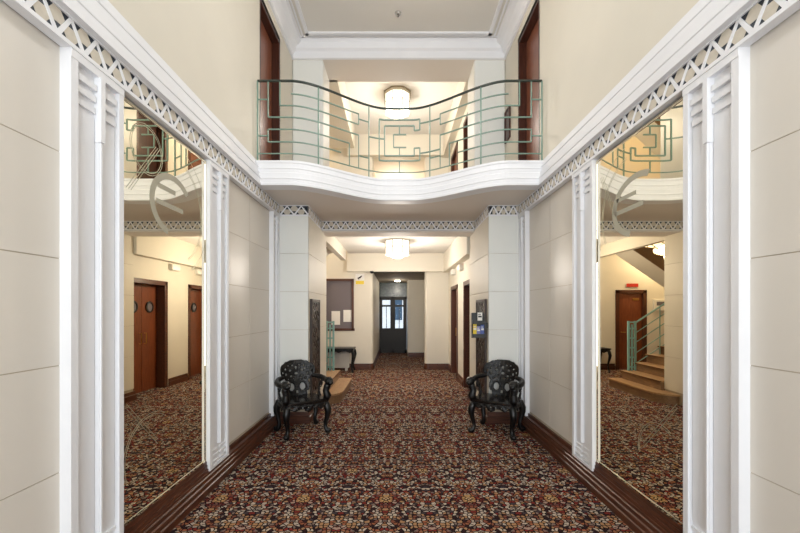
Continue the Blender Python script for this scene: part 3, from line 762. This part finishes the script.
# ------------------------------------------------------------------ chairs
def make_chair(label, loc, rz):
    t = thing('carved_armchair', label, 'armchair', loc, rz, 'carved armchairs at the piers', local=True)   # faces local -y
    W, D = .28, .21
    b = MB()   # seat: bow-fronted slab
    pts = []
    for i in range(13):
        a = -1+2*i/12; pts.append((a*W, -D-.035*(1-a*a), 0))
    pts += [(W, -.02, 0), (W*.86, D, 0), (-W*.86, D, 0), (-W, -.02, 0)]
    b.prism([(x, y, .405) for x, y, _ in pts], (0, 0, .035), 'seat')
    b.prism([(x*.93, y*.93, .44) for x, y, _ in pts], (0, 0, .006), 'seat')
    b.build('seat', t, bevel=.008)
    b = MB()   # aprons with carved wavy edges
    def mk(L_):
        return lambda u, v: v > .028+.030*abs(math.cos(u/L_*PI*3))-.02*(abs(u-L_/2) < .05) and not ((u % .07-.035)**2+(v-.072)**2 < .009**2)
    def relief(u, v): return .008*math.sin(u*70)*math.cos(v*75)
    mask_mesh(b, mk(.50), 0, .50, 0, .105, .008, lambda u, v, w_: (-.25+u, -D-.005-.03*(1-((u-.25)/.25)**2)-w_, .30+v), .022, 'black', relief)
    mask_mesh(b, mk(.36), 0, .36, 0, .105, .008, lambda u, v, w_: (-W+.012-w_, -D+.03+u, .30+v), .02, 'black', relief)
    mask_mesh(b, mk(.36), 0, .36, 0, .105, .008, lambda u, v, w_: (W-.012+w_, -D+.03+u, .30+v), .02, 'black', relief)
    mask_mesh(b, mk(.44), 0, .44, 0, .105, .008, lambda u, v, w_: (-.22+u, D-.01+w_, .30+v), .02, 'black', relief)
    b.build('apron', t, smooth=True)
    def leg(sx, sy):
        b = MB(); ox = W-.03; oy = (D-.02)
        hs = [.40, .36, .31, .26, .20, .14, .09, .055, .03, .0]
        off = [0, .012, .028, .03, .018, .0, -.006, .004, .022, .026]
        rr = [.036, .044, .048, .042, .033, .027, .025, .030, .038, .028]
        b.tube([(sx*(ox+o*.8), sy*(oy+o*.8), h+.0) for h, o in zip(hs, off)], rr, 'black', 10)
        b.ball((sx*(ox+.03), sy*(oy+.03), .032), .034, 'black', (1.1, 1.1, .9))
        for k in range(4): b.ball((sx*(ox+.032+.008*math.sin(k*2)), sy*(oy+.03), .34-k*.035), .018, 'black', seg=8)
        b.build('leg', t, smooth=True)
    for sx in (-1, 1):
        for sy in (-1, 1): leg(sx, sy)
    # pierced backrest
    b = MB()
    def fnb(u, v, w_):   # bends around the sitter and leans back
        lean = .10*(v-.44)/.45; R_ = .34
        a = u/R_
        return (R_*math.sin(a)+0*w_, D-.02+lean-(R_-R_*math.cos(a))+w_*-1.0, v)
    def mask(u, v):
        h = v-.44
        if h < 0 or h > .475: return False
        # outline
        if h < .06: hw = .13
        elif h < .20: hw = .155+.02*math.sin((h-.06)/.14*PI)
        else:
            s = (h-.20)/.275; hw = .15+.12*math.sin(min(1, s*1.9)*PI/2) if s < .53 else .27*math.sqrt(max(0, 1-((s-.53)/.47)**2))
            hw += .008*math.cos(u*80)
        if abs(u) > hw: return False
        # two round openings low down
        for cx in (-.075, .075):
            if ((u-cx)/.038)**2+((h-.115)/.050)**2 < 1: return False
        if abs(u) < .012 and .03 < h < .07: return False
        # waist cut-outs and fretwork of the crest
        if h > .20:
            for cx, cz, rx, rz_ in ((0, .29, .03, .022), (0, .37, .018, .03), (-.075, .26, .02, .018), (.075, .26, .02, .018), (-.085, .335, .022, .02), (.085, .335, .022, .02),
                                   (-.155, .29, .018, .024), (.155, .29, .018, .024), (-.16, .36, .014, .018), (.16, .36, .014, .018), (-.05, .40, .016, .012), (.05, .40, .016, .012),
                                   (-.21, .32, .012, .018), (.21, .32, .012, .018), (-.12, .225, .012, .010), (.12, .225, .012, .010), (-.04, .225, .010, .010), (.04, .225, .010, .010), (-.11, .40, .012, .01), (.11, .40, .012, .01)):
                if ((u-cx)/rx)**2+((h-cz)/rz_)**2 < .55: return False
        return True
    mask_mesh(b, mask, -.30, .30, .44, .925, .0075, fnb, .026, 'black', carvings)
    for cx in (-.075, .075):
        ring = []
        for k in range(25):
            a = 2*PI*k/24; p = fnb(cx+.052*math.cos(a), .44+.115+.068*math.sin(a), .016); ring.append(p)
        b.tube(ring, .011, 'black', 6)
    b.build('backrest', t, smooth=True)
    for sx in (-1, 1):
        # horseshoe arm rail, ending in a carved head
        b = MB()
        P0 = fnb(sx*.22, .70, 0)
        pts = [P0, (sx*.285, D-.10, .685), (sx*.315, .02, .665), (sx*.315, -.08, .655), (sx*.295, -.165, .655), (sx*.28, -.215, .665)]
        # smooth it
        def cr(p, q, r, s_, u): return tuple(.5*((2*q[i])+(-p[i]+r[i])*u+(2*p[i]-5*q[i]+4*r[i]-s_[i])*u*u+(-p[i]+3*q[i]-3*r[i]+s_[i])*u**3) for i in range(3))
        pp = [pts[0]]+pts+[pts[-1]]; path_ = []
        for i in range(1, len(pp)-2):
            for k in range(5): path_.append(cr(pp[i-1], pp[i], pp[i+1], pp[i+2], k/5))
        path_.append(pts[-1]); n_ = len(path_)
        b.tube(path_, [.028+.010*math.sin(i/n_*PI)+.002*math.sin(i*2.3) for i in range(n_)], 'black', 10)
        hx, hy, hz = pts[-1]
        b.ball((hx, hy-.01, hz+.008), .058, 'black', (1, 1.15, .95)); b.ball((hx, hy-.055, hz-.006), .042, 'black', (1, 1.1, .8))
        for k in (-1, 1): b.ball((hx+k*.026, hy+.01, hz+.042), .018, 'black', seg=8)
        b.build('armrest', t, smooth=True)
        b = MB()
        b.tube([(sx*.262, -.17, .43), (sx*.275, -.195, .48), (sx*.262, -.165, .54), (sx*.278, -.18, .60), (sx*.284, -.19, .65)], [.046, .052, .042, .046, .038], 'black', 10)
        for k in range(4): b.ball((sx*.27, -.19+.01*(k % 2), .46+.05*k), .028, 'black', seg=8)
        b.build('arm_support', t, smooth=True)
        b = MB()
        mk2 = lambda u, v: 0 < v < .235 and abs(u-.03*math.sin(v*20)) < .045+.018*math.cos(v*40) and (u/.018)**2+((v-.12)/.04)**2 > 1
        mask_mesh(b, mk2, -.08, .08, 0, .24, .008, lambda u, v, w_: (sx*(.262+.03*v/.24+w_), .07+u, .43+v), .018, 'black', carvings)
        b.build('side_splat', t, smooth=True)
    return t
make_chair('black carved wooden armchair with pierced back against the left pier', (-1.235, 4.90, 0), math.radians(33))
make_chair('black carved wooden armchair with pierced back against the right pier', (1.33, 4.90, 0), math.radians(-33))

# ------------------------------------------------------------------ console table
t = thing('console_table', 'low black carved console table under the grey office window', 'table', (-1.5, 9.65, 0))
b = MB(); b.box(-1.92, -1.07, 9.42, 9.92, .59, .625, 'black'); b.build('tabletop', t, bevel=.01)
b = MB(); mk = lambda u, v: v > .03+.04*abs(math.cos(u*11))
mask_mesh(b, mk, 0, .78, 0, .12, .01, lambda u, v, w_: (-1.885+u, 9.45-w_, .475+v), .02, 'black')
mask_mesh(b, mk, 0, .44, 0, .12, .01, lambda u, v, w_: (-1.10+w_, 9.45+u, .475+v), .02, 'black'); b.build('apron', t)
for sx in (-1, 1):
    for sy in (-1, 1):
        b = MB(); hs = [.59, .52, .44, .34, .2, .1, .05, .0]; of = [0, .02, .035, .02, -.01, -.005, .015, .02]; rr = [.035, .04, .04, .03, .02, .019, .028, .026]
        b.tube([(-1.495+sx*(.375+o), 9.67+sy*(.2+o*.5), h) for h, o in zip(hs, of)], rr, 'black', 8); b.build('leg', t, smooth=True)
b = MB(); b.box(-1.80, -1.24, 9.75, 9.90, .08, .50, 'plastic'); b.box(-1.76, -1.70, 9.77, 9.88, 0, .08, 'plastic'); b.box(-1.34, -1.28, 9.77, 9.88, 0, .08, 'plastic')
for k in range(9): b.box(-1.78+k*.06, -1.75+k*.06, 9.738, 9.752, .25, .47, 'plastic')
b.build('storage_heater', label='pale grey slatted heater standing under the black console table', cat='heater', bevel=.006)

# ------------------------------------------------------------------ small items
def notice(x0, x1, z0, z1, label, rows):
    t = thing('paper_notice', label, 'notice', ((x0+x1)/2, YB+.035, z0), group='white notices on the office window')
    b = MB(); b.box(x0, x1, YB+.033, YB+.039, z0, z1, 'paper'); b.build('sheet', t)
    return t
notice(-1.74, -1.51, 1.20, 1.57, 'white paper notice on the left of the office window', 5)
notice(-1.42, -1.20, 1.28, 1.60, 'white paper notice on the right of the office window', 4)
t = thing('camera_sign', 'white and yellow security camera sign beside the corridor', 'sign', (-.97, YB-.01, 2.3))
b = MB(); b.box(-1.09, -.85, YB-.008, YB-.001, 2.28, 2.57, 'paper'); b.build('sign_board', t)
b = MB(); b.box(-1.08, -.86, YB-.011, YB-.008, 2.29, 2.385, 'yellow'); b.build('yellow_band', t)
b = MB(); b.tube([(-1.03, YB-.012, 2.45), (-.97, YB-.012, 2.47), (-.92, YB-.012, 2.52)], [.012, .022, .012], 'blackp', 8); b.tube([(-1.0, YB-.012, 2.46), (-1.0, YB-.012, 2.42)], .008, 'blackp', 6)
b.build('camera_symbol', t)
b = MB(); b.lathe([(.05, 0), (.05, -.02), (.035, -.05), (.01, -.06)], (-.64, YB-.2, 2.62), 'blackp', 16); b.build('dome_camera', label='small dark dome camera at the top of the corridor opening', cat='camera', smooth=True)
# yellow notice upstairs
# picture on upper right wall
t = thing('small_picture', 'small dark framed picture on the upper right wall past the balcony door', 'picture', (XR-.01, 5.95, 4.3))
b = MB()
for (a, c, z0, z1) in ((5.80, 5.825, 4.30, 4.80), (6.025, 6.05, 4.30, 4.80), (5.825, 6.025, 4.30, 4.325), (5.825, 6.025, 4.775, 4.80)): b.box(XR-.03, XR-.002, a, c, z0, z1, 'doordark')
b.build('picture_frame', t)
b = MB(); b.box(XR-.018, XR-.004, 5.825, 6.025, 4.325, 4.775, 'doordark'); b.build('picture_canvas', t)
# yellow notice beyond the left upper pier
b = MB(); b.box(-1.88, -1.68, 9.985, 9.998, 5.98-.0, 6.18, 'yellow'); b.box(-1.86, -1.70, 9.98, 9.986, 6.19, 6.24, 'yellow')
b.build('yellow_notice', label='yellow notice on the wall beyond the left upper pier', cat='notice')
# emergency boxes on the hall's right wall
for (y, lab) in ((8.95, 'pale emergency light box on the right hall wall, farther one'), (7.95, 'pale emergency light box on the right hall wall, nearer one')):
    t = thing('emergency_light', lab, 'emergency light', (HALLR-.05, y, 2.42), 0, 'emergency lights on the hall wall')
    b = MB(); b.box(HALLR-.09, HALLR-.001, y-.14, y+.14, 2.44, 2.57, 'plastic'); b.build('housing', t, bevel=.01)
    b = MB(); b.box(HALLR-.095, HALLR-.088, y-.12, y+.12, 2.46, 2.53, 'paper'); b.build('diffuser', t)
# brochure rack
t = thing('leaflet_rack', 'black leaflet rack projecting from the right pier', 'rack', (1.2, 5.36, 1.2))
b = MB(); b.box(1.085, 1.265, 5.34, 5.355, 1.20, 1.56, 'blackp'); b.box(1.26, 1.309, 5.30, 5.35, 1.34, 1.42, 'blackp'); b.build('back_plate', t)
for z in (1.21, 1.40):
    b = MB(); b.box(1.085, 1.262, 5.27, 5.34, z, z+.008, 'blackp'); b.box(1.085, 1.262, 5.265, 5.271, z, z+.05, 'blackp'); b.box(1.085, 1.091, 5.27, 5.34, z, z+.06, 'blackp'); b.box(1.256, 1.262, 5.27, 5.34, z, z+.06, 'blackp'); b.build('pocket', t)
def leaflet(x0, x1, z0, z1, m, m2, label, y=5.285):
    b = MB(); b.box(x0, x1, y, y+.012, z0, z1, m); w = (x1-x0)
    b.box(x0+w*.12, x1-w*.12, y-.0015, y, z0+(z1-z0)*.55, z0+(z1-z0)*.70, m2); b.box(x0+w*.12, x1-w*.3, y-.0015, y, z0+(z1-z0)*.78, z0+(z1-z0)*.84, m2)
    b.build('leaflet', label=label, cat='leaflet', group='leaflets in the rack')
leaflet(1.095, 1.145, 1.219, 1.40, 'yellow', 'paper', 'yellow leaflet at the left end of the black rack', 5.280)
leaflet(1.148, 1.200, 1.219, 1.37, 'purple', 'paper', 'pale purple leaflet in the lower pocket beside the yellow one')
leaflet(1.205, 1.252, 1.219, 1.39, 'bluep', 'paper', 'blue leaflet at the right end of the lower pocket')
leaflet(1.160, 1.225, 1.409, 1.565, 'paper', 'blackp', 'white leaflet standing in the upper pocket of the rack')
# stairwell small things
b = MB(); b.box(-2.96, -2.66, YB-.03, YB-.001, 2.22, 2.31, 'exit'); b.build('exit_sign', label='small red sign above the stairwell door', cat='sign')
t = thing('alarm_panel', 'white alarm panel on the wall right of the stairwell door', 'alarm panel', (-3.55, YB-.02, 1.6))
b = MB(); b.box(-3.72, -3.36, YB-.06, YB-.001, 1.58, 1.88, 'plastic'); b.build('housing', t, bevel=.01)
b = MB(); b.box(-3.65, -3.43, YB-.064, YB-.06, 1.72, 1.82, 'greyglass'); b.build('display', t)

# ------------------------------------------------------------------ light
def area(name, loc, rot, sx, sy, power, col):
    l = bpy.data.lights.new(name, 'AREA'); l.shape = 'RECTANGLE'; l.size = sx; l.size_y = sy; l.energy = power; l.color = col
    o = bpy.data.objects.new(name, l); C.objects.link(o); o.location = loc; o.rotation_euler = rot; return o
def point(name, loc, power, col, r=.12):
    l = bpy.data.lights.new(name, 'POINT'); l.energy = power; l.color = col; l.shadow_soft_size = r
    o = bpy.data.objects.new(name, l); C.objects.link(o); o.location = loc; return o
area('daylight_entrance_low', (.05, BK+.02, 1.5), (PI/2, 0, 0), 2.4, 2.4, 80, (.86, .93, 1))
area('daylight_entrance_high', (.05, BK+.02, 4.4), (PI/2, 0, 0), 2.4, 2.3, 42, (.86, .93, 1))
point('main_hall_fill', (.05, 3.4, 4.6), 25, (.97, .97, 1), .3)  # added unseen fill, lifts the ambient light in the main hall
point('hall_lamp', (.03, 8.1, 2.45), 50, (1, .92, .83), .2)
point('upper_hall_lamp', (.03, 8.0, 5.5), 46, (1, .93, .84), .2)
point('upper_corridor_fill', (.05, 11.5, 5.2), 20, (1, .86, .68), .1)  # added fill without a fixture, brightens the upper corridor soffit
point('stairwell_lamp', (-3.3, 9.45, 3.1), 34, (1, .82, .58), .15)
point('stairwell_upper_lamp', (-2.6, 8.0, 7.6), 60, (1, .80, .55), .2)
point('corridor_lamp', (.05, 12.6, 2.4), 5, (1, .9, .75), .08)

w = bpy.data.worlds.new('World'); bpy.context.scene.world = w; w.use_nodes = True
nt = w.node_tree; bg = nt.nodes['Background']
sky = nt.nodes.new('ShaderNodeTexSky'); sky.sky_type = 'NISHITA'; sky.sun_disc = False; sky.sun_elevation = math.radians(40); sky.sun_rotation = math.radians(120)
nt.links.new(sky.outputs[0], bg.inputs['Color']); bg.inputs['Strength'].default_value = .35

# ------------------------------------------------------------------ camera
cam = bpy.data.cameras.new('camera'); co = bpy.data.objects.new('camera', cam); C.objects.link(co)
co.location = (0, 0, 1.6); co.rotation_euler = (PI/2, 0, 0)
cam.sensor_width = 36; cam.lens = 372/800*36; cam.clip_start = .05
cam.shift_x = 4/800; cam.shift_y = 43.5/800
bpy.context.scene.camera = co
vs = bpy.context.scene.view_settings
vs.view_transform = 'Standard'; vs.look = 'None'; vs.gamma = 1; vs.exposure = .95; vs.use_curve_mapping = False
